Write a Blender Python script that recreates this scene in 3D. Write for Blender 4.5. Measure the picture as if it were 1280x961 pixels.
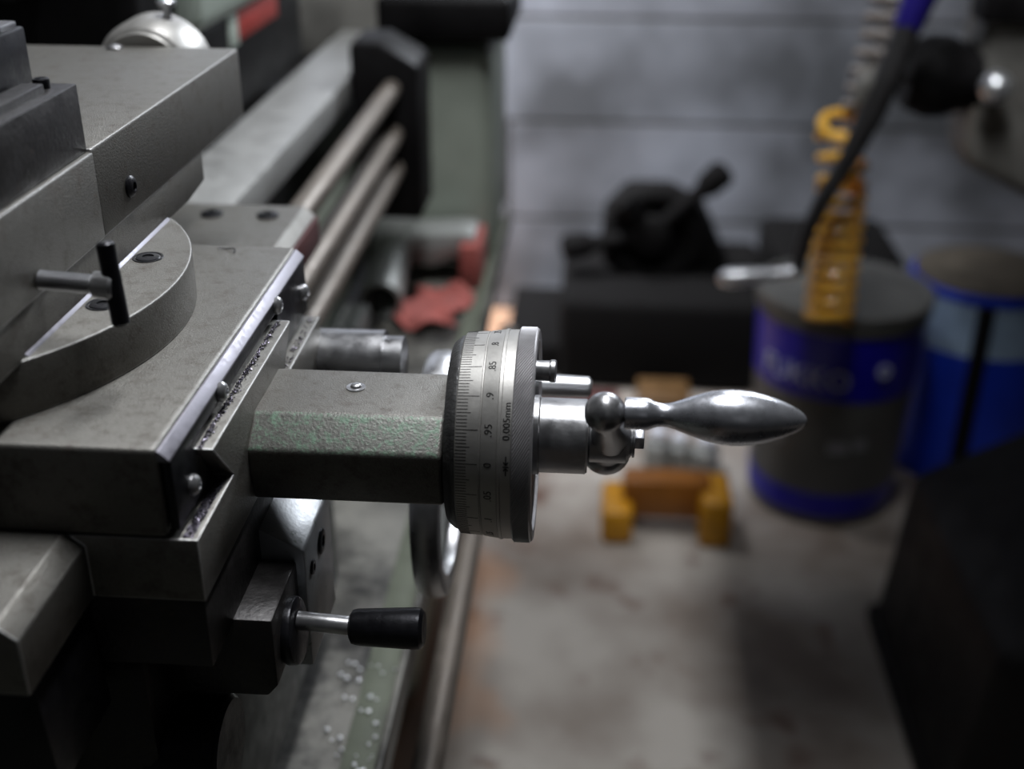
import bpy, bmesh, math, random
from mathutils import Vector, Matrix
from math import pi, sin, cos, radians
random.seed(7)
S = bpy.context.scene
for o in list(bpy.data.objects): bpy.data.objects.remove(o)
COL = S.collection

# ------------------------------------------------------------------ camera
cd = bpy.data.cameras.new('camera'); cam = bpy.data.objects.new('camera', cd); COL.objects.link(cam)
right = Vector((0.9974, 0.0712, 0.0047)).normalized()
back = -Vector((-0.0617, 0.8934, -0.4451)).normalized()
up = back.cross(right).normalized(); right = up.cross(back).normalized()
M = Matrix((right, up, back)).transposed().to_4x4(); M.translation = Vector((0.0349, -0.3861, 1.0628))
cam.matrix_world = M
cd.sensor_fit = 'HORIZONTAL'; cd.sensor_width = 17.3; cd.lens = 17.3*1480/1280
cd.clip_start = 0.01; cd.clip_end = 50
cd.dof.use_dof = True; cd.dof.focus_distance = 0.43; cd.dof.aperture_fstop = 2.8
S.camera = cam
# ------------------------------------------------------------------ world, lamps, exposure
w = bpy.data.worlds.new('world'); S.world = w; w.use_nodes = True
w.node_tree.nodes['Background'].inputs[0].default_value = (0.80, 0.88, 1.0, 1)
w.node_tree.nodes['Background'].inputs[1].default_value = 0.007
def area(name, loc, target, sx, sy, power, col=(1, 1, 1)):
    l = bpy.data.lights.new(name, 'AREA'); l.shape = 'RECTANGLE'; l.size = sx; l.size_y = sy; l.energy = power; l.color = col
    o = bpy.data.objects.new(name, l); COL.objects.link(o); o.location = loc
    o.rotation_euler = (Vector(target)-Vector(loc)).to_track_quat('-Z', 'Y').to_euler()
    return o
area('ceiling_tube_lamp', (0.10, 0.38, 2.2), (0.10, 0.41, 0.85), 0.12, 0.9, 25, (0.95, 0.97, 1.0))
area('wall_tube_lamp', (-0.80, 1.76, 2.30), (-0.46, 2.14, 1.02), 0.7, 0.12, 20, (0.93, 0.95, 1.0)).data.spread = radians(60)
area('window_side_lamp', (0.65, 2.05, 1.75), (0.0, 0.05, 0.9), 0.9, 0.25, 4.5, (0.88, 0.93, 1.0)).data.spread = radians(56)
area('far_room_lamp', (0.7, -2.8, 2.1), (0.0, 0.0, 0.9), 0.10, 1.2, 0.35, (0.95, 0.97, 1.0))
S.view_settings.view_transform = 'Standard'; S.view_settings.look = 'None'
S.view_settings.exposure = 0.0; S.view_settings.gamma = 1.0; S.view_settings.use_curve_mapping = False

# ------------------------------------------------------------------ materials
def srgb(r, g, b):
    f = lambda c: (c/255/12.92) if c/255 <= .04045 else ((c/255+.055)/1.055)**2.4
    return (f(r), f(g), f(b), 1)
def mat(name, col, metal=0.0, rough=0.5, var=0.25, scale=60, bump=0.0, bscale=400, spots=None, sscale=80, slo=.55, shi=.62, rvar=0.12, coat=0, stretch=None, wear_glint=0):
    m = bpy.data.materials.new(name); m.use_nodes = True; nt = m.node_tree; N = nt.nodes; L = nt.links
    b = N['Principled BSDF']; b.inputs['Metallic'].default_value = metal
    if coat: b.inputs['Coat Weight'].default_value = coat
    tc = N.new('ShaderNodeTexCoord'); mp = N.new('ShaderNodeMapping'); L.new(tc.outputs['Object'], mp.inputs['Vector'])
    if stretch: mp.inputs['Scale'].default_value = stretch
    n = N.new('ShaderNodeTexNoise'); n.inputs['Scale'].default_value = scale; n.inputs['Detail'].default_value = 6; n.inputs['Roughness'].default_value = .65
    L.new(mp.outputs['Vector'], n.inputs['Vector'])
    r = N.new('ShaderNodeValToRGB'); L.new(n.outputs['Fac'], r.inputs['Fac'])
    r.color_ramp.elements[0].position = .3; r.color_ramp.elements[1].position = .72
    c = srgb(*col)
    r.color_ramp.elements[0].color = tuple(x*(1-var) for x in c[:3])+(1,)
    r.color_ramp.elements[1].color = tuple(min(1, x*(1+var)) for x in c[:3])+(1,)
    out = r.outputs['Color']
    if spots:
        n2 = N.new('ShaderNodeTexNoise'); n2.inputs['Scale'].default_value = sscale; n2.inputs['Detail'].default_value = 8; n2.inputs['Roughness'].default_value = .75
        L.new(mp.outputs['Vector'], n2.inputs['Vector'])
        mr = N.new('ShaderNodeMapRange'); mr.inputs['From Min'].default_value = slo; mr.inputs['From Max'].default_value = shi
        L.new(n2.outputs['Fac'], mr.inputs['Value'])
        mx = N.new('ShaderNodeMix'); mx.data_type = 'RGBA'; L.new(mr.outputs['Result'], mx.inputs['Factor']); L.new(out, mx.inputs['A'])
        mx.inputs['B'].default_value = srgb(*spots); out = mx.outputs['Result']
        if metal > .3:
            mm = N.new('ShaderNodeMath'); mm.operation = 'MULTIPLY_ADD'; L.new(mr.outputs['Result'], mm.inputs[0]); mm.inputs[1].default_value = -metal*.9; mm.inputs[2].default_value = metal
            L.new(mm.outputs[0], b.inputs['Metallic'])
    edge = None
    if wear_glint:  # lightens bevelled edges: bare-metal wear and painted edge highlights together
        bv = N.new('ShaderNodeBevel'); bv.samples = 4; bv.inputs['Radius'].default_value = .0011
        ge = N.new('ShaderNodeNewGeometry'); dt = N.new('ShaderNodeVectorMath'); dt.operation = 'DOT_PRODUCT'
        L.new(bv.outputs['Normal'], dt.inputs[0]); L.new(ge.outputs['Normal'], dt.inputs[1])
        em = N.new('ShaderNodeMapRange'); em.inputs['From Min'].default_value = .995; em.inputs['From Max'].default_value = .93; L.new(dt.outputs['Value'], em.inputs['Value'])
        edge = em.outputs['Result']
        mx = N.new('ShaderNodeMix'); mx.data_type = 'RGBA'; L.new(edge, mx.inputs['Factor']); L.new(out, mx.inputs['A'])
        mx.inputs['B'].default_value = srgb(wear_glint, wear_glint, wear_glint); out = mx.outputs['Result']
    L.new(out, b.inputs['Base Color'])
    rr = N.new('ShaderNodeMapRange'); rr.inputs['To Min'].default_value = max(.02, rough-rvar); rr.inputs['To Max'].default_value = min(1, rough+rvar)
    rr.inputs['From Min'].default_value = .3; rr.inputs['From Max'].default_value = .7
    L.new(n.outputs['Fac'], rr.inputs['Value']); L.new(rr.outputs['Result'], b.inputs['Roughness'])
    if bump:
        n3 = N.new('ShaderNodeTexNoise'); n3.inputs['Scale'].default_value = bscale; n3.inputs['Detail'].default_value = 4
        L.new(mp.outputs['Vector'], n3.inputs['Vector'])
        bu = N.new('ShaderNodeBump'); bu.inputs['Strength'].default_value = bump; bu.inputs['Distance'].default_value = .0006
        L.new(n3.outputs['Fac'], bu.inputs['Height']); L.new(bu.outputs['Normal'], b.inputs['Normal'])
    return m
MT = dict(
    iron=mat('machined_cast_iron', (116, 114, 109), .65, .46, .16, 900, .35, 1600, (72, 64, 56), 130, .50, .72, rvar=.08, wear_glint=215),
    ground=mat('ground_steel', (150, 150, 152), .9, .36, .12, 120, .1, 900),
    bedsteel=mat('scraped_bed_steel', (158, 158, 156), .45, .5, .12, 60, .15, 500),
    rodsteel=mat('dull_rod_steel', (116, 108, 100), .55, .5, .15, 60),
    block=mat('smooth_grey_block', (160, 162, 164), .6, .45, .08, 80, .2, 700, (96, 108, 90), 130, .58, .66),
    knurl=mat('knurled_steel', (176, 174, 176), .6, .4, .08, 200, rvar=.05),
    chips=mat('oily_steel_chips', (92, 88, 98), .95, .25, .3, 900),
    edgegreen=mat('dull_green_edge', (92, 97, 84), 0, .6, .25, 30),
    dialdark=mat('oily_dial_collar', (92, 92, 92), .6, .4, .3, 200, .4, 900),
    dark=mat('oily_dark_iron', (52, 50, 50), .5, .42, .3, 80, .3, 500, (70, 52, 38), 60, .6, .75),
    black=mat('blackened_steel', (34, 34, 38), .6, .38, .25, 120, .15, 600),
    chrome=mat('polished_steel', (205, 207, 214), .86, .29, .08, 150, .06, 600, rvar=.06),
    bright=mat('bright_chrome', (232, 234, 238), .85, .33, .04, 100, rvar=.03),
    satin=mat('satin_steel', (172, 172, 174), .86, .34, .1, 200, .06, 900, rvar=.08),
    dial=mat('satin_chrome_dial', (176, 174, 170), .65, .42, .06, 150, .05, 800, (110, 106, 100), 300, .68, .74, rvar=.06),
    ink=mat('engraved_black', (22, 21, 20), .1, .6, .1),
    greenpaint=mat('worn_green_paint', (108, 108, 103), .4, .5, .15, 400, .4, 900, (112, 138, 118), 330, .48, .62),
    greygreen=mat('grey_green_paint', (162, 170, 158), 0, .45, .12, 20, .1, 100, (96, 88, 60), 14, .63, .7),
    palegreen=mat('pale_green_paint', (176, 186, 176), 0, .4, .06, 20),
    castgrey=mat('grey_cast_paint', (150, 152, 150), .25, .45, .1, 80, .3, 600),
    tray=mat('oily_tray_sheet', (112, 110, 104), .2, .4, .35, 12, .3, 150, (30, 28, 26), 7, .46, .60),
    red=mat('faded_red_paint', (168, 62, 56), 0, .5, .2, 60),
    darkred=mat('dark_red_paint', (74, 30, 30), 0, .6, .2, 60),
    rag=mat('red_rag', (150, 80, 74), 0, .9, .25, 40, .5, 300),
    yellow=mat('amber_plastic', (244, 186, 66), 0, .35, .1, 30, coat=.2),
    clearhose=mat('smoky_grey_hose', (150, 142, 136), 0, .3, .2, 30, coat=.3),
    yellowpaint=mat('yellow_paint', (190, 132, 10), 0, .45, .25, 25, spots=(70, 50, 22), sscale=22, slo=.56, shi=.66),
    beam=mat('rusty_orange_beam', (134, 80, 14), 0, .5, .3, 25),
    ochre=mat('dull_ochre_paint', (92, 66, 34), 0, .6, .3, 30),
    pail=mat('grey_pail_plastic', (92, 92, 90), 0, .5, .15, 15),
    blue=mat('royal_blue_print', (24, 17, 168), 0, .4, .1, 20),
    leverpaint=mat('dark_grey_lever_paint', (52, 51, 52), .2, .5, .2, 40),
    sooty=mat('sooty_black_iron', (15, 14, 14), 0, .85, .3, 25),
    navy=mat('navy_sleeve_plastic', (34, 24, 118), 0, .4, .1, 20),
    lip=mat('lip_steel', (132, 130, 138), .7, .46, .15, 300),
    bluecan=mat('blue_drum_paint', (14, 52, 178), 0, .4, .15, 20),
    whitecan=mat('pale_drum_label', (150, 172, 196), 0, .5, .2, 20, spots=(110, 100, 92), sscale=20, slo=.6, shi=.7),
    fadedmark=mat('faded_pale_mark', (140, 140, 146), 0, .6, .2, 60),
    capwhite=mat('pale_plastic_cap', (226, 228, 236), 0, .3, .04, 20),
    rustlid=mat('grimy_lid', (104, 96, 84), .1, .6, .35, 18),
    white=mat('faded_white_print', (190, 195, 225), 0, .6, .1),
    blackmachine=mat('black_machine_paint', (22, 21, 22), .1, .55, .3, 25, .2, 120),
    greymachine=mat('grimy_grey_machine_paint', (124, 122, 117), .15, .5, .35, 20, .2, 120),
    wall=None, floor=None)

def floor_shader():
    m = bpy.data.materials.new('stained_concrete'); m.use_nodes = True; nt = m.node_tree; N = nt.nodes; L = nt.links
    b = N['Principled BSDF']; tc = N.new('ShaderNodeTexCoord')
    n = N.new('ShaderNodeTexNoise'); n.inputs['Scale'].default_value = 4.5; n.inputs['Detail'].default_value = 7; L.new(tc.outputs['Object'], n.inputs['Vector'])
    r = N.new('ShaderNodeValToRGB'); L.new(n.outputs['Fac'], r.inputs['Fac'])
    e = r.color_ramp.elements; e[0].position = .36; e[0].color = srgb(120, 108, 98); e[1].position = .62; e[1].color = srgb(176, 170, 162)
    n2 = N.new('ShaderNodeTexNoise'); n2.inputs['Scale'].default_value = 11; n2.inputs['Detail'].default_value = 5; L.new(tc.outputs['Object'], n2.inputs['Vector'])
    mr = N.new('ShaderNodeMapRange'); mr.inputs['From Min'].default_value = .6; mr.inputs['From Max'].default_value = .72; L.new(n2.outputs['Fac'], mr.inputs['Value'])
    mx = N.new('ShaderNodeMix'); mx.data_type = 'RGBA'; L.new(mr.outputs['Result'], mx.inputs['Factor']); L.new(r.outputs['Color'], mx.inputs['A']); mx.inputs['B'].default_value = srgb(100, 74, 62)
    sx = N.new('ShaderNodeSeparateXYZ'); L.new(tc.outputs['Object'], sx.inputs[0])
    n4 = N.new('ShaderNodeTexNoise'); n4.inputs['Scale'].default_value = 6; L.new(tc.outputs['Object'], n4.inputs['Vector'])
    ad = N.new('ShaderNodeMath'); ad.operation = 'MULTIPLY_ADD'; ad.inputs[1].default_value = .30; L.new(n4.outputs['Fac'], ad.inputs[0]); L.new(sx.outputs['X'], ad.inputs[2])
    m4 = N.new('ShaderNodeMapRange'); m4.inputs['From Min'].default_value = .07; m4.inputs['From Max'].default_value = -.01; m4.inputs['To Max'].default_value = .8; L.new(ad.outputs[0], m4.inputs['Value'])
    m5 = N.new('ShaderNodeMix'); m5.data_type = 'RGBA'; L.new(m4.outputs['Result'], m5.inputs['Factor']); L.new(mx.outputs['Result'], m5.inputs['A']); m5.inputs['B'].default_value = srgb(176, 132, 100)
    L.new(m5.outputs['Result'], b.inputs['Base Color']); b.inputs['Roughness'].default_value = .62
    return m
def wall_mat():
    m = bpy.data.materials.new('painted_block_wall'); m.use_nodes = True; nt = m.node_tree; N = nt.nodes; L = nt.links
    b = N['Principled BSDF']; tc = N.new('ShaderNodeTexCoord'); mp = N.new('ShaderNodeMapping'); L.new(tc.outputs['UV'], mp.inputs['Vector'])
    br = N.new('ShaderNodeTexBrick'); L.new(mp.outputs['Vector'], br.inputs['Vector'])
    br.inputs['Scale'].default_value = 1; br.inputs['Brick Width'].default_value = 2.9; br.inputs['Row Height'].default_value = .2165
    br.inputs['Mortar Size'].default_value = .006; br.inputs['Mortar Smooth'].default_value = .4; br.inputs['Bias'].default_value = 0
    br.inputs['Color1'].default_value = srgb(150, 153, 162); br.inputs['Color2'].default_value = srgb(140, 144, 152); br.inputs['Mortar'].default_value = srgb(88, 88, 90)
    n = N.new('ShaderNodeTexNoise'); n.inputs['Scale'].default_value = 3.0; n.inputs['Detail'].default_value = 5; L.new(tc.outputs['Object'], n.inputs['Vector'])
    r = N.new('ShaderNodeValToRGB'); L.new(n.outputs['Fac'], r.inputs['Fac']); e = r.color_ramp.elements
    e[0].position = .38; e[0].color = (.35, .35, .34, 1); e[1].position = .6; e[1].color = (1, 1, 1, 1)
    mx = N.new('ShaderNodeMix'); mx.data_type = 'RGBA'; mx.blend_type = 'MULTIPLY'; mx.inputs['Factor'].default_value = 1
    L.new(br.outputs['Color'], mx.inputs['A']); L.new(r.outputs['Color'], mx.inputs['B'])
    L.new(mx.outputs['Result'], b.inputs['Base Color']); b.inputs['Roughness'].default_value = .7
    bu = N.new('ShaderNodeBump'); bu.inputs['Strength'].default_value = .5; bu.inputs['Distance'].default_value = .004; bu.invert = True
    L.new(br.outputs['Fac'], bu.inputs['Height']); L.new(bu.outputs['Normal'], b.inputs['Normal'])
    return m
for k_ in ('sooty', 'blackmachine'): MT[k_].node_tree.nodes['Principled BSDF'].inputs['Specular IOR Level'].default_value = .15
MT['wall'] = wall_mat(); MT['floor'] = floor_shader()

# ------------------------------------------------------------------ mesh helpers (world metres)
def bevel(bm, off, seg=2, ang=30):
    if off <= 0: return bm
    bm.normal_update()
    ed = [e for e in bm.edges if len(e.link_faces) == 2 and e.calc_face_angle(0) > radians(ang)]
    if ed: bmesh.ops.bevel(bm, geom=ed, offset=off, segments=seg, profile=.5, affect='EDGES', clamp_overlap=True)
    return bm
def merge(bm, other):
    me = bpy.data.meshes.new('tmp'); other.to_mesh(me); bm.from_mesh(me); bpy.data.meshes.remove(me); other.free(); return bm
def new(): return bmesh.new()
def box(x0, x1, y0, y1, z0, z1, bv=.001, seg=2):
    bm = new(); bmesh.ops.create_cube(bm, size=1)
    for v in bm.verts: v.co = Vector(((x0+x1)/2+v.co.x*(x1-x0), (y0+y1)/2+v.co.y*(y1-y0), (z0+z1)/2+v.co.z*(z1-z0)))
    return bevel(bm, bv, seg)
AX = {'x': lambda a, p, q: Vector((a, p, q)), 'y': lambda a, p, q: Vector((p, a, q)), 'z': lambda a, p, q: Vector((p, q, a))}
def prism(pts, ax, a0, a1, bv=.0008, seg=2):
    """polygon pts in the other two axes (alphabetical order), extruded from a0 to a1"""
    bm = new(); f = AX[ax]
    A = [bm.verts.new(f(a0, *p)) for p in pts]; B = [bm.verts.new(f(a1, *p)) for p in pts]; n = len(pts)
    bm.faces.new(A[::-1]); bm.faces.new(B)
    for i in range(n): bm.faces.new((A[i], A[(i+1) % n], B[(i+1) % n], B[i]))
    bmesh.ops.recalc_face_normals(bm, faces=bm.faces[:])
    return bevel(bm, bv, seg)
def frame_of(d):
    d = Vector(d).normalized(); a = Vector((0, 0, 1)) if abs(d.z) < .9 else Vector((0, 1, 0))
    u = a.cross(d).normalized(); return u, d.cross(u).normalized(), d
def lathe(prof, org, d, seg=64, close=True):
    """revolve [(distance along axis, radius)] about the axis through org along d"""
    bm = new(); u, v, d = frame_of(d); org = Vector(org); rings = []
    for t, r in prof:
        if r < 1e-7: rings.append([bm.verts.new(org+d*t)])
        else: rings.append([bm.verts.new(org+d*t+(u*cos(2*pi*k/seg)+v*sin(2*pi*k/seg))*r) for k in range(seg)])
    for a, b in zip(rings, rings[1:]):
        for k in range(seg):
            k2 = (k+1) % seg
            if len(a) == 1 and len(b) == 1: continue
            if len(a) == 1: bm.faces.new((a[0], b[k], b[k2]))
            elif len(b) == 1: bm.faces.new((a[k], b[0], a[k2]))
            else: bm.faces.new((a[k], b[k], b[k2], a[k2]))
    if close:
        if len(rings[0]) > 1: bm.faces.new(rings[0])
        if len(rings[-1]) > 1: bm.faces.new(rings[-1])
    bmesh.ops.recalc_face_normals(bm, faces=bm.faces[:])
    return bm
def cyl(p0, p1, r, bv=.0005, seg=32, r1=None):
    p0 = Vector(p0); p1 = Vector(p1); h = (p1-p0).length; r1 = r if r1 is None else r1; b = min(bv, r*.5, r1*.5, h*.4)
    return lathe([(0, 0), (0, r-b), (b*.3, r-b*.3), (b, r), (h-b, r1), (h-b*.3, r1-b*.3), (h, r1-b), (h, 0)], p0, p1-p0, seg)
def sphere(c, r, seg=32, n=16, sc=(1, 1, 1)):
    bm = lathe([(-r*cos(pi*i/n), r*sin(pi*i/n)) for i in range(n+1)], (0, 0, 0), (0, 0, 1), seg)
    for v in bm.verts: v.co = Vector((c[0]+v.co.x*sc[0], c[1]+v.co.y*sc[1], c[2]+v.co.z*sc[2]))
    return bm
def tube(pts, r, seg=12, closed=False):
    bm = new(); pts = [Vector(p) for p in pts]; rings = []; n = len(pts); pu = None
    for i, p in enumerate(pts):
        d = (pts[min(i+1, n-1)]-pts[max(i-1, 0)]).normalized()
        if pu is None: u, v, _ = frame_of(d)
        else:
            u = (pu-d*pu.dot(d)).normalized(); v = d.cross(u)
        pu = u; rr = r[i] if isinstance(r, (list, tuple)) else r
        rings.append([bm.verts.new(p+(u*cos(2*pi*k/seg)+v*sin(2*pi*k/seg))*rr) for k in range(seg)])
    for a, b in zip(rings, rings[1:]):
        for k in range(seg): bm.faces.new((a[k], b[k], b[(k+1) % seg], a[(k+1) % seg]))
    bm.faces.new(rings[0]); bm.faces.new(rings[-1])
    bmesh.ops.recalc_face_normals(bm, faces=bm.faces[:])
    return bm
def torus(c, ax, R, r, seg=64, s2=16, sx=1.0):
    """ring with axis ax; sx stretches the section along the axis"""
    prof = [(r*sx*sin(2*pi*i/s2), R+r*cos(2*pi*i/s2)) for i in range(s2+1)]
    return lathe(prof, c, ax, seg, close=False)
def text_bm(s, size, depth, font_scale=1.0):
    cu = bpy.data.curves.new('tmp', 'FONT'); cu.body = s; cu.size = size; cu.extrude = depth; cu.align_x = 'CENTER'; cu.align_y = 'CENTER'; cu.resolution_u = 3
    o = bpy.data.objects.new('tmp', cu); COL.objects.link(o)
    me = bpy.data.meshes.new_from_object(o.evaluated_get(bpy.context.evaluated_depsgraph_get()))
    bm = new(); bm.from_mesh(me); bpy.data.objects.remove(o); bpy.data.curves.remove(cu); bpy.data.meshes.remove(me)
    return bm
WL = {}
def link(o, loc, parent):
    COL.objects.link(o); WL[o.name] = Vector(loc)
    if parent: o.parent = parent; o.location = Vector(loc)-WL[parent.name]
    else: o.location = loc
def obj(name, bm, m, parent=None, smooth=True, label=None, mats=None, base=True):
    bmesh.ops.remove_doubles(bm, verts=bm.verts[:], dist=1e-7)
    cs = [v.co for v in bm.verts]
    lo = Vector([min(c[i] for c in cs) for i in range(3)]); hi = Vector([max(c[i] for c in cs) for i in range(3)])
    loc = Vector(((lo.x+hi.x)/2, (lo.y+hi.y)/2, lo.z if base and not parent else (lo.z+hi.z)/2))
    for v in bm.verts: v.co -= loc
    me = bpy.data.meshes.new(name); bm.to_mesh(me); bm.free()
    me.materials.append(MT[m])
    for x in (mats or []): me.materials.append(MT[x])
    if smooth:
        me.polygons.foreach_set('use_smooth', [True]*len(me.polygons)); me.set_sharp_from_angle(angle=radians(32))
    o = bpy.data.objects.new(name, me); link(o, loc, parent)
    if label: o['label'] = label
    return o
def tag(o, label, cat, group=None):
    o['label'] = label; o['category'] = cat
    if group: o['group'] = group
    return o
def thing(name, loc, label, cat, group=None):
    o = bpy.data.objects.new(name, None); o.empty_display_size = .02; link(o, loc, None); return tag(o, label, cat, group)
def structure(name, bm, m): o = obj(name, bm, m, smooth=False); o['kind'] = 'structure'; return o
def screw_head(name, c, d, r, h, m, parent, slot=True):
    """button head with a hex socket"""
    p = obj(name, lathe([(0, 0), (0, r), (h*.4, r), (h*.8, r*.8), (h, r*.5), (h, r*.42), (h*.45, r*.38), (h*.45, 0)], c, d, 24), m, parent); return p

# ------------------------------------------------------------------ the room
def plane(corners, uv=False):
    bm = new(); vs = [bm.verts.new(c) for c in corners]; f = bm.faces.new(vs)
    return bm
structure('floor', box(-3, 3, -3, 2.14, -.1, 0, 0), 'floor')
structure('floor_shader', box(-.02, 1.4, -1.6, .05, 0, .012, .003), 'blackmachine')  # unseen black slab added to cut floor bounce onto the front faces
wb = box(-3, 3, 2.14, 2.26, 0, 2.9, 0)
uvl = wb.loops.layers.uv.new('UVMap')
for f in wb.faces:
    for l in f.loops: l[uvl].uv = (l.vert.co.x+3.05, l.vert.co.z-.004)
structure('wall_back', wb, 'wall')
wl = box(-3.12, -3, -3, 2.26, 0, 2.9, 0)
uvl = wl.loops.layers.uv.new('UVMap')
for f in wl.faces:
    for l in f.loops: l[uvl].uv = (l.vert.co.y+3.05, l.vert.co.z-.004)
structure('wall_left', wl, 'wall')

# ------------------------------------------------------------------ the lathe bed with its tray, rods and far end
bed = thing('lathe_bed', (-.35, .4, 0), 'grey lathe bed running away to the block wall with three feed rods on its side', 'lathe')
def way(x0, x1, bm=None): return box(x0, x1, -.6, .93, .808, .832, .0025)
obj('bed_way', way(-.246, -.190), 'bedsteel', bed)
obj('bed_way', way(-.42, -.33), 'bedsteel', bed)
obj('bed_web', box(-.335, -.218, -.6, .92, .66, .809, .002), 'blackmachine', bed, label='dark cast web below the bed ways')  # black colour stands in for the shade under the bed ways
obj('bed_side', box(-.235, -.200, -.6, .92, .62, .745, .003), 'greygreen', bed, label='green painted lower side of the bed')
for z, r in ((.824, .0095), (.782, .0105), (.7495, .0105)):
    obj('feed_rod', cyl((-.15, .2015, z), (-.15, .69, z), r*.9, .001, 24), 'rodsteel', bed)
obj('rod_bracket', prism([(-.188, .70), (-.125, .70), (-.125, .845), (-.16, .865), (-.188, .865)], 'y', .685, .76, .006), 'blackmachine', bed, label='black bracket carrying the far ends of the feed rods')
obj('end_pedestal', box(-.20, -.073, .84, 1.05, .60, .835, .018, 4), 'greygreen', bed, label='grey-green painted housing at the far end of the bed')
obj('end_cover', box(-.46, -.19, .93, 1.3, .80, .885, .008, 3), 'greymachine', bed)
obj('end_tray', box(-.187, -.052, .82, 1.0, .842, .885, .008, 3), 'blackmachine', bed, label='dark tray lying over the far end housing')
obj('far_leg', box(-.40, -.17, .80, 1.06, 0, .592, .02, 3), 'greygreen', bed)
obj('near_leg', box(-.40, -.10, -.55, -.15, 0, .595, .02, 3), 'greygreen', bed)
obj('headstock', box(-.62, -.10, -1.15, -.47, .602, 1.22, .03, 4), 'blackmachine', bed, label='dark headstock at the near end of the bed')  # out-of-view headstock, added dark to cut reflections in the near faces
tr = new()
tyt = thing('chip_tray', (-.3, .2, .592), 'oily grey sheet chip tray under the lathe bed with a round bar along its lip', 'tray')
merge(tr, box(-.55, -.062, -.6, 1.0, .592, .600, .002)); merge(tr, box(-.066, -.062, -.6, 1.0, .600, .618, .001))
merge(tr, box(-.55, -.546, -.6, 1.0, .600, .66, .001))
tray = obj('tray_pan', tr, 'tray', tyt)
obj('tray_edge', box(-.088, -.0665, -.6, 1.0, .5995, .6015, .0005), 'edgegreen', tyt, label='grey-green painted edge strip of the tray')
obj('tray_rail', cyl((-.0415, -.5, .60), (-.0415, .66, .60), .0085, .002, 24), 'rodsteel', tyt, label='grey round bar along the front lip of the tray')
for y in (-.3, .05, .4): obj('rail_bracket', box(-.064, -.040, y-.01, y+.01, .594, .600, .001), 'black', tyt)
sg = thing('splash_guard', (-.65, .2, .55), 'dark sheet metal splash guard standing upright behind the lathe', 'splash guard')
obj('guard_sheet', box(-.66, -.64, -.7, 1.3, .55, 1.35, .004), 'blackmachine', sg)
obj('guard_foot', box(-.66, -.552, -.6, 1.0, .55, .591, .002), 'blackmachine', sg)

# ------------------------------------------------------------------ carriage: saddle, apron, spindle housing
car = thing('lathe_carriage', (-.2, 0, .60), 'dark cast lathe carriage with oily dovetail ledges carrying the cross slide', 'lathe carriage')
DOVE = [(-.087, .8325), (-.087, .856), (-.0470, .856), (-.0645, .8755), (.0400, .8755), (.0225, .8570), (.088, .8570), (.088, .8325)]
sd = prism(DOVE, 'x', -.42, -.083, .0007)
merge(sd, prism([(-.42, .8325), (-.42, .857), (-.1255, .857), (-.1195, .852), (-.1195, .8325)], 'y', -.134, .241, .0006))
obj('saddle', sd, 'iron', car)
obj('saddle_foot', box(-.186, -.0835, -.0868, .0875, .806, .8327, .0007), 'dark', car, label='dark oily lower block of the saddle')  # same casting as the saddle, its shade painted in as darker iron
obj('saddle_skirt', prism([(-.186, .790), (-.186, .832), (-.1215, .832), (-.1195, .790)], 'y', -.128, -.0875, .001), 'black', car)  # side of the same casting, blackened to paint in its shade
merge_ap = box(-.186, -.110, -.080, .20, .635, .801, .004)
obj('apron', merge_ap, 'dark', car, label='dark oily apron hanging below the saddle')
for (x, y) in ((-.172, .222), (-.141, .222)):
    s = obj('wing_screw', lathe([(0, 0), (0, .006), (.0012, .006), (.0016, .0052), (.0016, .003), (.0002, .0026), (.0002, 0)], (x, y, .8570), (0, 0, 1), 24), 'black', car)
obj('way_wiper', box(-.1195, -.1175, .15, .240, .836, .852, .0008), 'darkred', car, label='red edged wiper at the far end of the saddle wing')
# spindle housing: chamfered casting, green paint worn off its front chamfer
HP = [(-.0180, .8652), (-.0302, .8562), (-.0302, .8466), (-.0268, .8338), (.0268, .8338), (.0302, .8466), (.0302, .8562), (.0175, .8652)]
hb = prism(HP, 'x', -.084, -.0142, .0016, 3)
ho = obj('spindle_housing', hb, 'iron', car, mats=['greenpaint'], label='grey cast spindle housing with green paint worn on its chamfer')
for p in ho.data.polygons:
    n = p.normal
    if n.y < -.3 and n.z > .3 and abs(n.x) < .3: p.material_index = 1
oil = obj('oiler', lathe([(0, 0), (0, .0036), (.0004, .0036), (.0005, .0022), (.0013, .0018), (.0017, .001), (.0017, 0)], (-.0502, .0032, .8652), (0, 0, 1), 24), 'satin', car, label='round steel ball oiler in the top of the housing')
# grey block on the apron behind the lever
gb = prism([(-.111, .757), (-.0672, .757), (-.0672, .811), (-.083, .8197), (-.111, .8197)], 'y', -.026, .017, .0012)
blk = obj('apron_block', gb, 'block', car, label='light grey sloping block on the apron with pitted green side')
for (y, z, r) in ((-.0165, .7975, .0030), (-.0005, .7985, .0052), (-.0165, .772, .0030)):
    obj('block_screw', lathe([(-.001, 0), (-.001, r), (.0006, r), (.0010, r*.85), (.0010, r*.5), (-.0004, r*.45), (-.0004, 0)], (-.0672, y, z), (1, 0, 0), 20), 'black', blk)
obj('feed_boss', lathe([(0, 0), (0, .0135), (.003, .0145), (.045, .0145), (.045, .012), (.0535, .012), (.0535, 0)], (-.1, .090, .8345), (1, 0, 0), 40), 'ground', car, label='grey round boss beyond the spindle housing')
obj('lower_knob', lathe([(0, 0), (0, .019), (.0245, .019), (.0262, .0175), (.0262, 0)], (-.1168, -.062, .7480), (1, 0, 0), 48), 'black', car, label='black round knob low on the apron')

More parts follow.
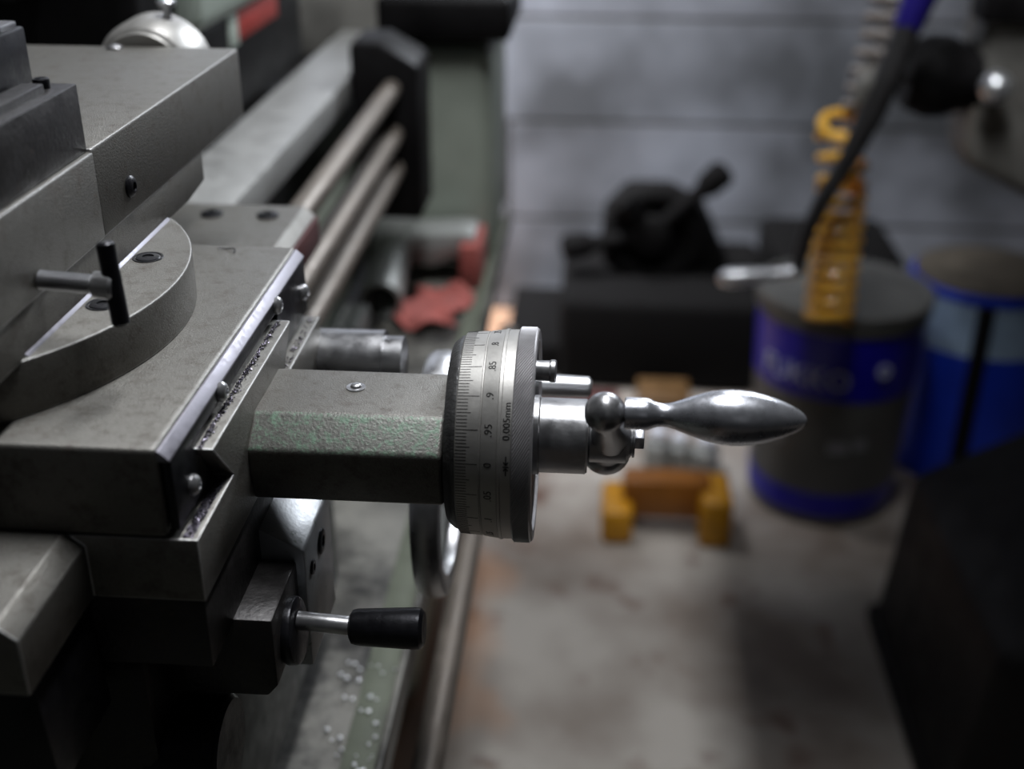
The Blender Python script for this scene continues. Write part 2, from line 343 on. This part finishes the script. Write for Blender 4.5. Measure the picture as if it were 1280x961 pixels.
# control lever on the apron
lev = thing('feed_lever', (-.085, -.045, .785), 'dark boss with short steel lever and black cylindrical grip below the spindle housing', 'lever')
lb = prism([(-.111, .774), (-.0740, .774), (-.0700, .779), (-.0700, .8077), (-.111, .8077)], 'y', -.0635, -.0270, .0012)
obj('lever_boss', lb, 'dark', lev)
obj('pivot', cyl((-.0705, -.045, .789), (-.0660, -.045, .7895), .0125, .001, 40), 'black', lev)
obj('lever_rod', cyl((-.0665, -.045, .7940), (-.0450, -.045, .7925), .0035, .0004, 24), 'satin', lev)
obj('grip', lathe([(0, 0), (0, .0045), (.001, .0062), (.003, .0067), (.0235, .0076), (.026, .0074), (.0272, .006), (.0272, 0)], (-.0472, -.045, .7922), (1, 0, .03), 32), 'black', lev, label='black plastic grip')

# ------------------------------------------------------------------ carriage handwheel beyond the dial
cw = thing('carriage_handwheel', (-.035, .10, .772), 'large dark rimmed handwheel with a chrome grip, half hidden behind the graduated dial', 'handwheel')
wc = (-.033, .10, .772)
obj('rim', lathe([(-.006, .048), (-.007, .053), (-.006, .0575), (-.003, .059), (.003, .059), (.006, .0575), (.007, .053), (.006, .048), (0, .0465), (-.006, .048)], wc, (1, 0, 0), 72, close=False), 'satin', cw)
obj('hub', lathe([(-.064, 0), (-.064, .010), (-.006, .012), (-.006, .016), (.008, .016), (.010, .013), (.010, 0)], wc, (1, 0, 0), 40), 'castgrey', cw)
for a in (100, 220, 340):
    d = Vector((0, cos(radians(a)), sin(radians(a))))
    obj('spoke', cyl(Vector(wc)+d*.014, Vector(wc)+d*.0485, .006, .0005, 20, .005), 'castgrey', cw)
obj('wheel_grip', lathe([(0, 0), (0, .0045), (.006, .0052), (.05, .0052), (.0635, .0048), (.065, .003), (.065, 0)], (-.027, .10, .8205), (1, 0, 0), 32), 'bright', cw, label='bright chrome grip')

# ------------------------------------------------------------------ cross slide
cs = thing('cross_slide', (-.2, 0, .8565), 'flat grey cross slide plate with a screwed wiper plate on its right end', 'cross slide')
def notch(y0, y1, z0, z1):
    return [(y0, z0), (-.0460, z0), (-.0640, .8765), (.0410, .8765), (.0235, z0), (y1, z0), (y1, z1), (y0, z1)]
cb = prism([(-.0880, .8568), (-.0480, .8568), (-.0660, .8763), (.0415, .8763), (.0240, .8578), (.090, .8578), (.090, .8883), (-.0880, .8883)], 'x', -.42, -.0920, .0018, 3)
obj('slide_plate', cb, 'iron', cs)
wp = obj('wiper_plate', prism([(-.0860, .8585), (-.0500, .8585), (-.0675, .8785), (.0430, .8785), (.0256, .8592), (.0895, .8592), (.0895, .8845), (-.0860, .8845)], 'x', -.0915, -.0885, .0006), 'black', cs, label='oily black wiper plate on the end of the slide')
obj('plate_lip', prism([(-.0925, .8835), (-.0925, .8872), (-.0916, .8872), (-.0884, .8842), (-.0884, .8835)], 'y', -.0872, .0897, .0003), 'lip', wp, label='bright bevelled lip')
for (y, z) in ((-.0715, .8665), (-.0355, .8815), (.0405, .8815), (.0830, .8700)):
    screw_head('plate_screw', (-.0886, y, z), (1, 0, 0), .0035, .0026, 'satin', wp)

# swarf lying on the ledges
sw = new(); rnd = random.Random(3)
for k in range(1000):
    q = rnd.random()
    if q < .5: x = rnd.uniform(-.0882, -.0848); y = rnd.uniform(-.086, -.050); z = .8562
    elif q < .93: x = -.0882+abs(rnd.gauss(0, .0010)); y = rnd.uniform(-.064, .038); z = .8757
    else: x = rnd.uniform(-.0872, -.084); y = rnd.uniform(.03, .085); z = .8572
    if x > -.0835: x = -.0865
    r = rnd.uniform(.0002, .00048)
    b = new(); bmesh.ops.create_icosphere(b, subdivisions=1, radius=r)
    for v in b.verts: v.co = Vector((x+v.co.x*rnd.uniform(.5, 1.6), y+v.co.y*rnd.uniform(.5, 1.6), z+r*.5+v.co.z*rnd.uniform(.4, 1)))
    merge(sw, b)
swo = obj('metal_swarf', sw, 'chips', smooth=False); tag(swo, 'fine oily metal chips scattered along the dovetail ledges', 'metal chips'); swo['kind'] = 'stuff'

cu_ = obj('metal_curl', tube([(-.1235+.0075*cos(a)+.002*a, .0795+.0045*sin(a), .8886+.0006*abs(sin(2*a))) for a in [k*.12 for k in range(20)]], .00028, 8), 'black')
tag(cu_, 'thin dark curl of swarf lying on the cross slide top', 'metal chip')
tcb = new()
for k in range(60):
    x = rnd.uniform(-.105, -.07); y = rnd.uniform(-.01, .20); r_ = rnd.uniform(.0006, .0018)
    b = new(); bmesh.ops.create_icosphere(b, subdivisions=1, radius=r_)
    for v in b.verts: v.co = Vector((x+v.co.x, y+v.co.y*rnd.uniform(.5, 1.5), .6016+r_*.6+v.co.z*.6))
    merge(tcb, b)
tco = obj('tray_chips', tcb, 'bright', smooth=False); tag(tco, 'scattered shiny chips on the chip tray below the feed lever', 'metal chips'); tco['kind'] = 'stuff'
# ------------------------------------------------------------------ compound slide
cp = thing('compound_slide', (-.22, 0, .889), 'grey compound slide on a round swivel base on top of the cross slide', 'compound slide')
cc = (-.2187, 0.0); R = .1068
arc = []
full = [(cc[0]+R*cos(2*pi*k/96), cc[1]+R*sin(2*pi*k/96)) for k in range(96)]
sb = prism(full, 'z', .8884, .9070, .0007)
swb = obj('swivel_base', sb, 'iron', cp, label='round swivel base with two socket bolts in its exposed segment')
for (x, y) in ((-.1305, .0223), (-.1300, -.0235)):
    bb = lathe([(.0, .0058), (.00025, .0056), (.00015, .0049), (-.0002, .0047), (.0003, .0043), (.0005, .0036), (.0005, .0022), (.0000, .0020), (.0000, 0)], (x, y, .9071), (0, 0, 1), 32, close=False)
    obj('socket_bolt', bb, 'black', swb)
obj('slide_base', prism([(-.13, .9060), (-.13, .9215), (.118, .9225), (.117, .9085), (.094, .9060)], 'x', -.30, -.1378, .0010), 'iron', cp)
ub = prism([(-.30, .9212), (-.30, .9535), (-.1375, .9535), (-.1375, .9212)], 'y', .0035, .185, .0012)
merge(ub, prism([(-.30, .9212), (-.30, .9523), (-.1372, .9523), (-.1372, .9212)], 'y', -.15, .0038, .0010))
obj('foot_chamfer', prism([(-.1380, .9082), (-.1364, .9067), (-.1380, .9067)], 'y', -.0665, .0665, .0001), 'lip', cp, label='thin bright chamfer along the foot of the slide')
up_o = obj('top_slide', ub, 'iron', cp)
screw_head('side_screw', (-.1376, .0315, .9316), (1, 0, 0), .0042, .0022, 'black', up_o)
obj('top_oiler', lathe([(0, 0), (0, .0042), (.001, .004), (.0018, .0028), (.0022, .001), (.0022, 0)], (-.196, .179, .9533), (0, 0, 1), 24), 'satin', up_o)
obj('end_bolt', lathe([(0, 0), (0, .006), (.004, .006), (.005, .004), (.005, 0)], (-.155, .1848, .938), (0, 1, 0), 20), 'satin', up_o)
cdl = thing('compound_dial', (-.188, .19, .912), 'plain white metal dial collar with a small lock screw behind the compound slide', 'dial')
obj('collar', lathe([(0, 0), (0, .021), (.0015, .0215), (.003, .0235), (.010, .0262), (.030, .0268), (.032, .026), (.032, 0)], (-.188, .1895, .9375), (0, 1, 0), 64), 'dial', cdl)
ls = obj('lock_screw', lathe([(0, 0), (0, .002), (.006, .002), (.0062, .0045), (.0085, .0048), (.0098, .003), (.010, 0)], (-.180, .212, .9620), (0, 0, 1), 24), 'bright', cdl)
# T bar clamp screw standing out of the side of the compound
tb = thing('clamp_screw', (-.1375, -.050, .926), 'blackened T-bar clamp screw with threaded shank sticking out of the compound slide', 'screw')
prof = [(0, 0), (0, .0024)]
for k in range(17):
    t = .0006+k*.00098; prof += [(t, .0022), (t+.00049, .0032)]
prof += [(.0172, .0024), (.0178, .0024), (.0185, .0042), (.0240, .0046), (.0250, .0040), (.0250, 0)]
A0 = Vector((-.1380, -.050, .9262)); ad = Vector((1, 0, -.06)).normalized()
obj('shank', lathe(prof, A0, ad, 28), 'satin', tb, label='steel threaded shank')
tc_ = A0+ad*.0245; bd = Vector((.10, -.12, -1)).normalized()
obj('tommy_bar', lathe([(0, 0), (.0002, .0020), (.001, .0029), (.0265, .0029), (.0275, .0019), (.0278, 0)], tc_-bd*.0145, bd, 24), 'black', tb)

# ------------------------------------------------------------------ tool holder and tool post on the compound
th = thing('tool_holder', (-.2, -.05, .9515), 'dark steel tool holder block lying on the near left end of the compound slide', 'tool holder')
obj('holder_block', box(-.20, -.1390, -.13, .0035, .9524, .9757, .0007), 'dark', th)
obj('holder_rib', box(-.152, -.1440, -.13, -.010, .9750, .9785, .0007), 'dark', th)
obj('holder_screw', cyl((-.1475, -.0045, .9750), (-.1475, -.0045, .9790), .0028, .0006, 20), 'black', th)
tp = thing('tool_post', (-.22, -.06, .9760), 'blackened square tool post at the left edge behind the holder block', 'tool post')
obj('post_block', box(-.26, -.1530, -.12, .002, .9762, .9945, .0010), 'black', tp)
obj('post_cap', box(-.26, -.1545, -.118, .000, .9943, .9965, .0008), 'ground', tp)

# ------------------------------------------------------------------ micrometer dial of the cross feed
md = thing('micrometer_dial', (0, 0, .81), 'satin steel graduated micrometer dial with knurled ring on the cross feed spindle', 'dial')
AXO = (0, 0, .85); DX = (1, 0, 0)
obj('back_collar', lathe([(-.0135, 0), (-.0135, .0335), (-.0125, .0345), (-.0110, .0358), (-.0096, .0362), (-.0090, .0362), (-.0090, 0)], AXO, DX, 96), 'dialdark', md)
PR = [(-.0092, 0), (-.0092, .0370), (-.0088, .0374), (-.0008, .0380), (-.0006, .0377), (-.0003, .0377), (0, .0381), (.0054, .0388), (.0056, .0391), (.0066, .0391), (.0068, .0388), (.0106, .0389), (.0106, 0)]
sl = obj('graduated_sleeve', lathe(PR, AXO, DX, 128), 'dial', md)
def rad(x):
    q = [(-.0092, .0370), (-.0088, .0374), (-.0008, .0380), (0, .0381), (.0054, .0388), (.0068, .0388), (.0107, .0389)]
    for (a, b), (c, d) in zip(q, q[1:]):
        if a <= x <= c: return b+(d-b)*(x-a)/(c-a)
    return .0388
def cyl_pt(x, ang, dr=0):     # ang measured from the camera-facing side (-y, slightly up), growing downwards
    r = rad(x)+dr; a = radians(26)-ang
    return Vector((x, -r*cos(a), .85+r*sin(a)))
g = new()
dphi = 2*pi/200; off = radians(14)
for k in range(200):
    ang = off+k*dphi
    x1 = -.0012 if k % 10 == 0 else (-.0038 if k % 5 == 0 else -.0050)
    hw = .00011/.038; x0 = -.0088
    a = [cyl_pt(x0, ang-hw, .00006), cyl_pt(x1, ang-hw, .00006), cyl_pt(x1, ang+hw, .00006), cyl_pt(x0, ang+hw, .00006)]
    b = [cyl_pt(x0, ang-hw, -.0003), cyl_pt(x1, ang-hw, -.0003), cyl_pt(x1, ang+hw, -.0003), cyl_pt(x0, ang+hw, -.0003)]
    A = [g.verts.new(v) for v in a]; B = [g.verts.new(v) for v in b]
    g.faces.new(A)
    for i in range(4): g.faces.new((A[i], A[(i+1) % 4], B[(i+1) % 4], B[i]))
obj('graduation_lines', g, 'ink', sl, smooth=False)
def wrap_text(s, size, xc, ang, flip=False):
    bm = text_bm(s, size, .00012)
    # letters read upwards along the rim, their tops towards the casting
    for v in bm.verts:
        tx, ty, tz = v.co
        v.co = cyl_pt(xc-ty, ang-tx/.0385, tz-.00003)
    return bm
tx = new()
for k in range(20):
    val = (k*5) % 100
    s = {0: '0', 5: '.05', 10: '.1', 90: '.9'}.get(val, '.%d' % val if val % 10 else '.%d' % (val//10))
    merge(tx, wrap_text(s, .0038, .0026, off+k*2*pi/20))
merge(tx, wrap_text('0.005mm', .0035, .0088, radians(-9)))
# the little pointer mark beside the text: an arrow each side of a line
def seg_mark(pts, wd=.00022):
    bm = new()
    for (p, q) in pts:
        p = Vector(p); q = Vector(q); d = (q-p).normalized(); n = Vector((-d.y, d.x))*wd
        vs = [bm.verts.new(cyl_pt(.0088-c.y, radians(13)-c.x/.0388, .00009)) for c in (p-n, q-n, q+n, p+n)]
        bm.faces.new(vs)
    return bm
merge(tx, seg_mark([((-.0042, 0), (-.0014, 0)), ((-.0024, .0008), (-.0014, 0)), ((-.0024, -.0008), (-.0014, 0)), ((-.0010, -.0011), (-.0010, .0011)),
                    ((.0028, 0), (-.0004, 0)), ((.0008, .0008), (-.0004, 0)), ((.0008, -.0008), (-.0004, 0))]))
obj('engraved_figures', tx, 'ink', sl, smooth=False)
# knurled ring: crossed diamond teeth
kn = new(); NK = 160; NX = 13; rings = []
for j in range(NX+1):
    x = .0109+(.0166-.0109)*j/NX; ring = []
    for k in range(NK*2):
        a = 2*pi*k/(NK*2); h = .0003 if (k+j) % 2 else 0
        r = .0397+h; ring.append(kn.verts.new((x, -r*cos(a), .85+r*sin(a))))
    rings.append(ring)
for a, b in zip(rings, rings[1:]):
    for k in range(NK*2): kn.faces.new((a[k], b[k], b[(k+1) % (NK*2)], a[(k+1) % (NK*2)]))
bmesh.ops.recalc_face_normals(kn, faces=kn.faces[:])
merge(kn, lathe([(.0104, .030), (.0104, .0394), (.0109, .0398), (.0109, .038), (.0166, .038), (.0166, .0398), (.0172, .0394), (.0176, .0388), (.0176, .0355), (.0160, .0345), (.0160, .030)], AXO, DX, 128, close=False))
kr = obj('knurled_ring', kn, 'knurl', md, smooth=False); 
obj('face_plate', lathe([(.0100, 0), (.0100, .0344), (.0158, .0344), (.0166, .0335), (.0166, .016), (.0166, 0)], AXO, DX, 96), 'dark', md, label='dark recessed face plate')
obj('lock_pin', lathe([(0, 0), (0, .0036), (.0072, .0037), (.0078, .0041), (.0092, .0041), (.0097, .0036), (.0097, 0)], (.0150, -.012, .8822), DX, 32), 'satin', md)

# ------------------------------------------------------------------ ball crank
ck = thing('ball_crank', (.04, 0, .82), 'polished steel ball crank with turned tapering handle on the cross feed spindle', 'crank handle')
obj('hub_sleeve', lathe([(.0166, 0), (.0166, .0148), (.0185, .0148), (.0190, .0140), (.0358, .0140), (.0366, .0133), (.0366, 0)], AXO, DX, 64), 'satin', ck)
bc = Vector((.0417, -.040, .8813)); hc = Vector((.0452, 0, .85)); arm = (bc-hc).normalized()
cb_c = hc-arm*.0300
cw_c = Vector((.0440, .0255, .8300))
hb = lathe([(-.0085, 0), (-.0085, .0086), (-.0078, .0094), (.0055, .0094), (.0066, .0086), (.0066, 0)], hc, DX, 48)
merge(hb, tube([hc+(cw_c-hc)*t for t in (0, .3, .6, 1)], [.0080, .0070, .0070, .0078], 32))
obj('crank_hub', hb, 'satin', ck)
obj('counterweight_ball', sphere(cw_c, .0098, 40, 24), 'satin', ck)
ah = (bc-hc).length
ab = lathe([(0, .0080), (.006, .0078), (.014, .0060), (.030, .0048), (.042, .0045), (.050, .0050)], hc, arm, 40)
obj('crank_arm', ab, 'satin', ck)
obj('ball_end', sphere(bc, .0069, 48, 28), 'satin', ck)
wsh = obj('washer', lathe([(0, 0), (0, .0072), (.0007, .0072), (.0008, .0066), (.0012, .0066), (.0013, .0072), (.0020, .0072), (.0020, 0)], hc+Vector((.0066, 0, 0)), DX, 40), 'satin', ck)
hx = prism([(hc.y+.0044*cos(radians(60*k+30)), hc.z+.0044*sin(radians(60*k+30))) for k in range(6)], 'x', hc.x+.0085, hc.x+.0121, .0003)
obj('hex_bolt', hx, 'chrome', ck, label='hexagon bolt head closing the hub')
# handle: px profile of the photograph turned into metres (1 px = .270 mm at this distance)
k_ = .0002715
HPf = [(0, 0), (0, 18.6), (1, 20), (6, 20.3), (16, 20.2), (27, 20), (31, 19), (36, 16.5), (42, 14.6), (48, 14), (54, 14.4), (62, 16.6), (72, 20.2), (84, 24.8), (96, 29), (108, 32), (120, 33.9), (132, 34.6), (144, 34.4), (158, 33), (172, 30.2), (186, 26.3), (198, 22), (208, 17.6), (216, 13.2), (221.5, 9.2), (225, 5), (226.2, 0)]
obj('turned_handle', lathe([(a*k_*.966, b*k_*.98) for a, b in HPf], bc+Vector((.0064, 0, 0)), Vector((1, 0, -.006)), 72), 'chrome', ck, label='polished steel turned handle')

# ------------------------------------------------------------------ tailstock, further along the bed
ts = thing('tailstock', (-.33, .62, .832), 'blurred pale green tailstock with red plate sitting far up the bed', 'tailstock')
obj('tailstock_base', box(-.42, -.252, .48, .78, .832, .909, .004), 'blackmachine', ts)
obj('tailstock_body', box(-.40, -.246, .46, .76, .908, 1.02, .012, 4), 'palegreen', ts)
obj('red_plate', box(-.254, -.2505, .567, .690, .886, .9075, .001), 'red', ts, label='red painted plate')
obj('cream_plate', box(-.254, -.2505, .542, .566, .884, .9075, .001), 'palegreen', ts, label='cream edge of the plate')
obj('tailstock_collar', box(-.44, -.262, .38, .47, .89, 1.04, .012, 3), 'blackmachine', ts)
obj('quill', cyl((-.335, .36, .965), (-.335, .52, .965), .019, .002, 32), 'black', ts)

# ------------------------------------------------------------------ things lying in the far end of the tray
pp = obj('pipe_offcut', lathe([(0, .017), (0, .021), (.16, .021), (.16, .017), (0, .017)], (-.166, .668, .6225), Vector((-.06, 1, .16)), 40, close=False), 'castgrey')
tag(pp, 'short grey pipe offcut with its dark open end towards us in the chip tray', 'pipe')
ag = prism([(-.168, .6195), (-.128, .6195), (-.085, .640), (-.085, .655), (-.100, .657), (-.155, .652)], 'y', .775, .83, .003)
ag_o = obj('scrap_casting', ag, 'castgrey'); tag(ag_o, 'pale angular scrap casting lying right of the pipe in the chip tray', 'scrap metal')
rg = new(); bmesh.ops.create_grid(rg, x_segments=24, y_segments=24, size=1)
for v in rg.verts:
    x, y = v.co.x, v.co.y; v.co = Vector((-.118+x*.030+.008*sin(3*y), .700+y*.050+.006*sin(4*x), .6035+.005*(1+sin(5*x+2*y)*cos(4*y-x))))
bmesh.ops.solidify(rg, geom=rg.faces[:], thickness=.002)
rg_o = obj('red_rag', rg, 'rag'); tag(rg_o, 'crumpled red rag in front of the pale scrap in the chip tray', 'rag')
rp = obj('red_block', box(-.100, -.078, .76, .835, .6002, .648, .003), 'rag'); tag(rp, 'upright red block at the front corner of the chip tray near the housing', 'block')
rp2 = obj('grey_scrap_plate', box(-.196, -.172, .585, .645, .6002, .630, .004), 'castgrey'); tag(rp2, 'small grey offcut between the feed rods and the pipe in the tray', 'scrap metal')

# ------------------------------------------------------------------ black capstan machine by the wall
cap = thing('capstan_machine', (.15, 1.95, 0), 'black silhouetted machine with three arm capstan handle standing against the block wall', 'machine')
obj('pedestal', box(-.02, .40, 1.74, 2.12, 0, .19, .02, 3), 'sooty', cap)
obj('upright', prism([(.06, .195), (.32, .195), (.27, .30), (.20, .335), (.11, .335), (.06, .28)], 'y', 1.93, 2.08, .012), 'sooty', cap)
hubc = Vector((.155, 1.90, .275))
obj('capstan_hub', cyl(hubc+Vector((0, .04, 0)), hubc-Vector((0, .03, 0)), .040, .006, 40), 'sooty', cap)
for dx, dz, L_ in ((.135, .138, 1), (-.065, .075, 1), (-.172, -.028, 1)):
    e = hubc+Vector((dx, -.02, dz)); s_ = hubc+Vector((dx*.18, -.01, dz*.18))
    ar = obj('capstan_arm', cyl(s_, e, .016, .002, 20), 'sooty', cap)
    d = (e-s_).normalized(); obj('arm_knob', lathe([(-.06, 0), (-.06, .017), (-.045, .026), (-.005, .028), (.006, .017), (.009, 0)], e, d, 24), 'sooty', ar)
obj('ring_guard', torus(hubc+Vector((.01, .02, -.01)), (0, 1, 0), .085, .024, 48, 12), 'sooty', cap)
obj('side_box', box(-.13, -.018, 1.78, 2.10, 0, .075, .01), 'sooty', cap)
obj('right_box', box(.40, .66, 1.85, 2.12, 0, .25, .02), 'sooty', cap)

# ------------------------------------------------------------------ yellow jack on the floor, bottles, timber
yj = thing('floor_jack', (.165, 1.22, 0), 'yellow steel floor jack with two feet on the concrete near the pail', 'jack')
obj('foot', box(.068, .118, 1.19, 1.29, 0, .062, .010, 3), 'yellowpaint', yj)
obj('foot', box(.222, .272, 1.19, 1.29, 0, .085, .010, 3), 'yellowpaint', yj)
obj('cross_beam', box(.100, .240, 1.225, 1.275, .028, .098, .008), 'beam', yj, label='brownish orange cross beam')
for i, (x, y, r, h, lab) in enumerate(((.165, 1.45, .020, .072, 'leftmost silver capped bottle behind the crank handle'), (.205, 1.46, .018, .058, 'middle pale bottle on the floor behind the crank handle'), (.250, 1.44, .021, .066, 'rightmost silver capped bottle nearest the pail'))):
    b = thing('bottle', (x, y, 0), lab, 'bottle', 'bottles on the floor behind the jack')
    obj('bottle_body', lathe([(0, 0), (0, r*1.1), (.004, r*1.2), (h*.6, r*1.2), (h*.78, r*.7), (h*.80, 0)], (x, y, 0), (0, 0, 1), 24), 'castgrey', b)
    obj('bottle_cap', cyl((x, y, h*.78), (x, y, h), r*.8, .003, 24), 'capwhite', b)
cr = obj('wooden_crate', box(.135, .235, 1.60, 1.70, 0, .05, .004), 'ochre'); tag(cr, 'low dull yellow box on the floor in front of the black machine', 'box')
pk = obj('timber_batten', box(-.06, .10, 1.62, 1.68, 0, .03, .003), 'darkred'); tag(pk, 'reddish batten lying on the floor behind the dial', 'batten')

# ------------------------------------------------------------------ pail
pl = thing('plastic_pail', (.437, 1.385, 0), 'grey plastic pail with blue printed bands standing below the hanging yellow hose', 'pail')
px_, py_ = .437, 1.385
obj('pail_body', lathe([(0, 0), (0, .112), (.006, .117), (.34, .131), (.345, .135), (.356, .135), (.358, .129), (.358, 0)], (px_, py_, 0), (0, 0, 1), 72), 'pail', pl)
obj('pail_lid', lathe([(.356, 0), (.356, .132), (.362, .137), (.374, .137), (.376, .131), (.368, .125), (.368, 0)], (px_, py_, 0), (0, 0, 1), 72), 'pail', pl)
def band(z0, z1):
    r = lambda z: .117+(z-.006)*(.014/.334)+.0008
    return lathe([(z0, r(z0)-.001), (z0, r(z0)), (z1, r(z1)), (z1, r(z1)-.001)], (px_, py_, 0), (0, 0, 1), 72, close=False)
b1 = obj('printed_band', band(.232, .340), 'blue', pl, label='royal blue band with faded white lettering')
obj('printed_band', band(.020, .060), 'blue', pl, label='blue band around the foot of the pail')
tb_ = text_bm('FUKKO', .046, .0006)
for v in tb_.verts:
    x, y, z = v.co; a = radians(-123)+x/.131
    v.co = Vector((px_+(.1315+z)*cos(a), py_+(.1315+z)*sin(a), .268+y))
obj('band_lettering', tb_, 'white', b1, smooth=False, label='faded white lettering')
tb_ = lathe([(0, .006), (0, .012), (.0016, .012), (.0016, .006), (0, .006)], (0, 0, 0), (0, 0, 1), 24, close=False)
for v in tb_.verts:
    x, y, z = v.co; a = radians(-68)+x/.131; v.co = Vector((px_+(.131+z)*cos(a), py_+(.131+z)*sin(a), .285+y))
obj('band_emblem', tb_, 'white', b1, label='small pale round emblem')

for k, (ang, zc, hw_, hh) in enumerate(((-92, .150, .016, .010), (-76, .155, .011, .009), (-137, .165, .008, .026))):
    g_ = box(-hw_, hw_, -hh, hh, 0, .0006, 0); bmesh.ops.subdivide_edges(g_, edges=[e for e in g_.edges if abs(e.verts[0].co.x-e.verts[1].co.x) > .001], cuts=6)
    for v in g_.verts:
        x, y, z = v.co; rr_ = .117+(zc+y-.006)*(.014/.334)+.0002+z; a = radians(ang)+x/.124; v.co = Vector((px_+rr_*cos(a), py_+rr_*sin(a), zc+y))
    obj('faded_mark', g_, 'fadedmark', pl, smooth=False)

# ------------------------------------------------------------------ blue and white drum
dr = thing('blue_drum', (.69, 1.50, 0), 'blue drum with a pale label and blue rim standing right of the pail', 'drum')
dx_, dy_ = .705, 1.53; RD = .125
obj('drum_body', lathe([(0, 0), (0, RD-.004), (.005, RD), (.335, RD), (.337, RD+.002), (.346, RD+.002), (.349, RD-.002), (.349, 0)], (dx_, dy_, 0), (0, 0, 1), 64), 'bluecan', dr)
obj('drum_label', lathe([(.245, RD), (.245, RD+.0008), (.333, RD+.0008), (.333, RD)], (dx_, dy_, 0), (0, 0, 1), 64, close=False), 'whitecan', dr, label='pale blue and white paper label')
obj('drum_top', cyl((dx_, dy_, .349), (dx_, dy_, .356), RD-.006, .003, 64), 'rustlid', dr, label='grimy brown grey lid')
obj('drum_strap', box(dx_-.012-.035, dx_+.012-.035, dy_-RD-.006, dy_-RD+.012, .02, .335, .002), 'blackmachine', dr)

# ------------------------------------------------------------------ dark machine base, lower right
mb = thing('black_cabinet', (.85, .82, 0), 'black sloping cabinet filling the lower right corner in front of the blue drum', 'cabinet')
obj('cabinet_body', prism([(.455, 0), (1.30, 0), (1.30, .44), (.62, .335), (.475, .255)], 'y', .62, 1.02, .02, 3), 'blackmachine', mb)
obj('cabinet_plinth', box(.45, 1.30, .60, 1.03, 0, .03, .006), 'blackmachine', mb)

# ------------------------------------------------------------------ milling head, crank lever and hoses, upper right
mh = thing('milling_machine', (.70, 1.33, .0), 'grimy grey machine head with polished ball knob at the right edge', 'machine')
hd = prism([(.545, .90), (.545, .62), (.560, .60), (.66, .552), (1.2, .50), (1.2, 1.5), (.545, 1.5)], 'y', 1.26, 1.37, .02, 4)  # top carried up out of frame to shade the right of the wall
obj('head_casting', hd, 'greymachine', mh)
obj('head_column', box(.95, 1.25, 1.2, 1.75, 0, 1.9, .02), 'greymachine', mh)
obj('feed_boss', lathe([(0, 0), (0, .042), (.03, .056), (.055, .056), (.075, .047), (.095, .047), (.095, 0)], (.458, 1.30, .720), (1, 0, 0), 40), 'blackmachine', mh, label='black stepped boss on the side of the head')
obj('lever_shaft', cyl((.385, 1.30, .722), (.462, 1.30, .722), .012, .003, 24), 'satin', mh)
kb = obj('ball_knob', sphere((.560, 1.225, .722), .0215, 32, 20), 'bright', mh, label='polished ball knob')
obj('knob_stem', cyl((.560, 1.235, .722), (.560, 1.27, .722), .008, .001, 20), 'blackmachine', kb)
obj('shade_slab', box(.17, 1.25, .45, .95, .955, 1.015, .01), 'greymachine', mh)  # unseen overhead slab added to throw shade on the floor at right
obj('slab_support', box(.90, 1.25, .60, 1.25, .78, .957, .02), 'greymachine', mh)  # unseen support joining the added slab to the column
obj('head_cap', box(.53, 1.2, 1.24, 1.30, .80, .845, .008), 'blackmachine', mh)

cl = thing('crank_lever', (.38, 1.18, .48), 'long black double crank lever with blue sleeve above and chrome grip below', 'lever')
lp = [(.452, 1.185, .900), (.433, 1.185, .845), (.415, 1.18, .765), (.395, 1.18, .700), (.372, 1.18, .635), (.345, 1.18, .575), (.331, 1.18, .535), (.325, 1.18, .500), (.322, 1.18, .472)]
obj('lever_arm', tube(lp, [.014, .016, .018, .018, .013, .012, .011, .010, .010], 20), 'leverpaint', cl)
obj('hub_boss', cyl((.385, 1.175, .722), (.412, 1.30, .722), .019, .004, 32), 'greymachine', cl)
obj('blue_sleeve', tube([(.462, 1.183, .91), (.433, 1.184, .838), (.424, 1.185, .803)], [.021, .021, .019], 24), 'navy', cl, label='blue plastic sleeve')
obj('chrome_grip', lathe([(0, 0), (.001, .006), (.006, .0100), (.012, .0100), (.018, .0075), (.026, .0075), (.05, .0105), (.075, .0125), (.092, .0130), (.102, .0105), (.107, .005), (.108, 0)], (.321, 1.175, .474), Vector((-1, 0, -.12)), 40), 'bright', cl, label='bright chrome turned grip')
bl = thing('black_lever', (.49, 1.35, .80), 'thin black lever tip hanging near the top right in front of the wall', 'lever')
obj('lever_rod', tube([(.515, 1.40, .90), (.495, 1.38, .830), (.484, 1.37, .785)], [.008, .008, .006], 16), 'blackmachine', bl)

def helix(p0, p1, R_, r, turns, per=18):
    p0 = Vector(p0); p1 = Vector(p1); u, v, d = frame_of(p1-p0); n = int(turns*per); pts = []
    for i in range(n+1):
        t = i/n; a = 2*pi*turns*t; pts.append(p0+(p1-p0)*t+(u*cos(a)+v*sin(a))*R_)
    return tube(pts, r, 10)
ah_ = thing('coiled_air_hose', (.38, 1.235, .37), 'amber yellow coiled air hose hanging in front of the grey pail', 'hose')
obj('hose_coil', helix((.383, 1.225, .382), (.383, 1.245, .575), .0300, .0068, 9.5), 'yellow', ah_)
obj('hose_coil', helix((.383, 1.245, .575), (.3735, 1.25, .650), .0290, .0068, 2.5), 'yellow', ah_)
obj('end_loop', torus((.3735, 1.25, .660), (.05, -.42, .9), .0280, .0070, 48, 12), 'yellow', ah_)
ch_ = thing('smoky_coiled_hose', (.41, 1.27, .72), 'smoky grey coiled hose hanging above the yellow hose', 'hose')
obj('hose_coil', helix((.398, 1.27, .672), (.425, 1.28, .88), .022, .0055, 9), 'clearhose', ch_)
obj('hose_end', tube([(.414, 1.262, .72), (.408, 1.262, .69), (.404, 1.262, .655)], .006, 12), 'yellowpaint', ch_, label='orange brown hose end')
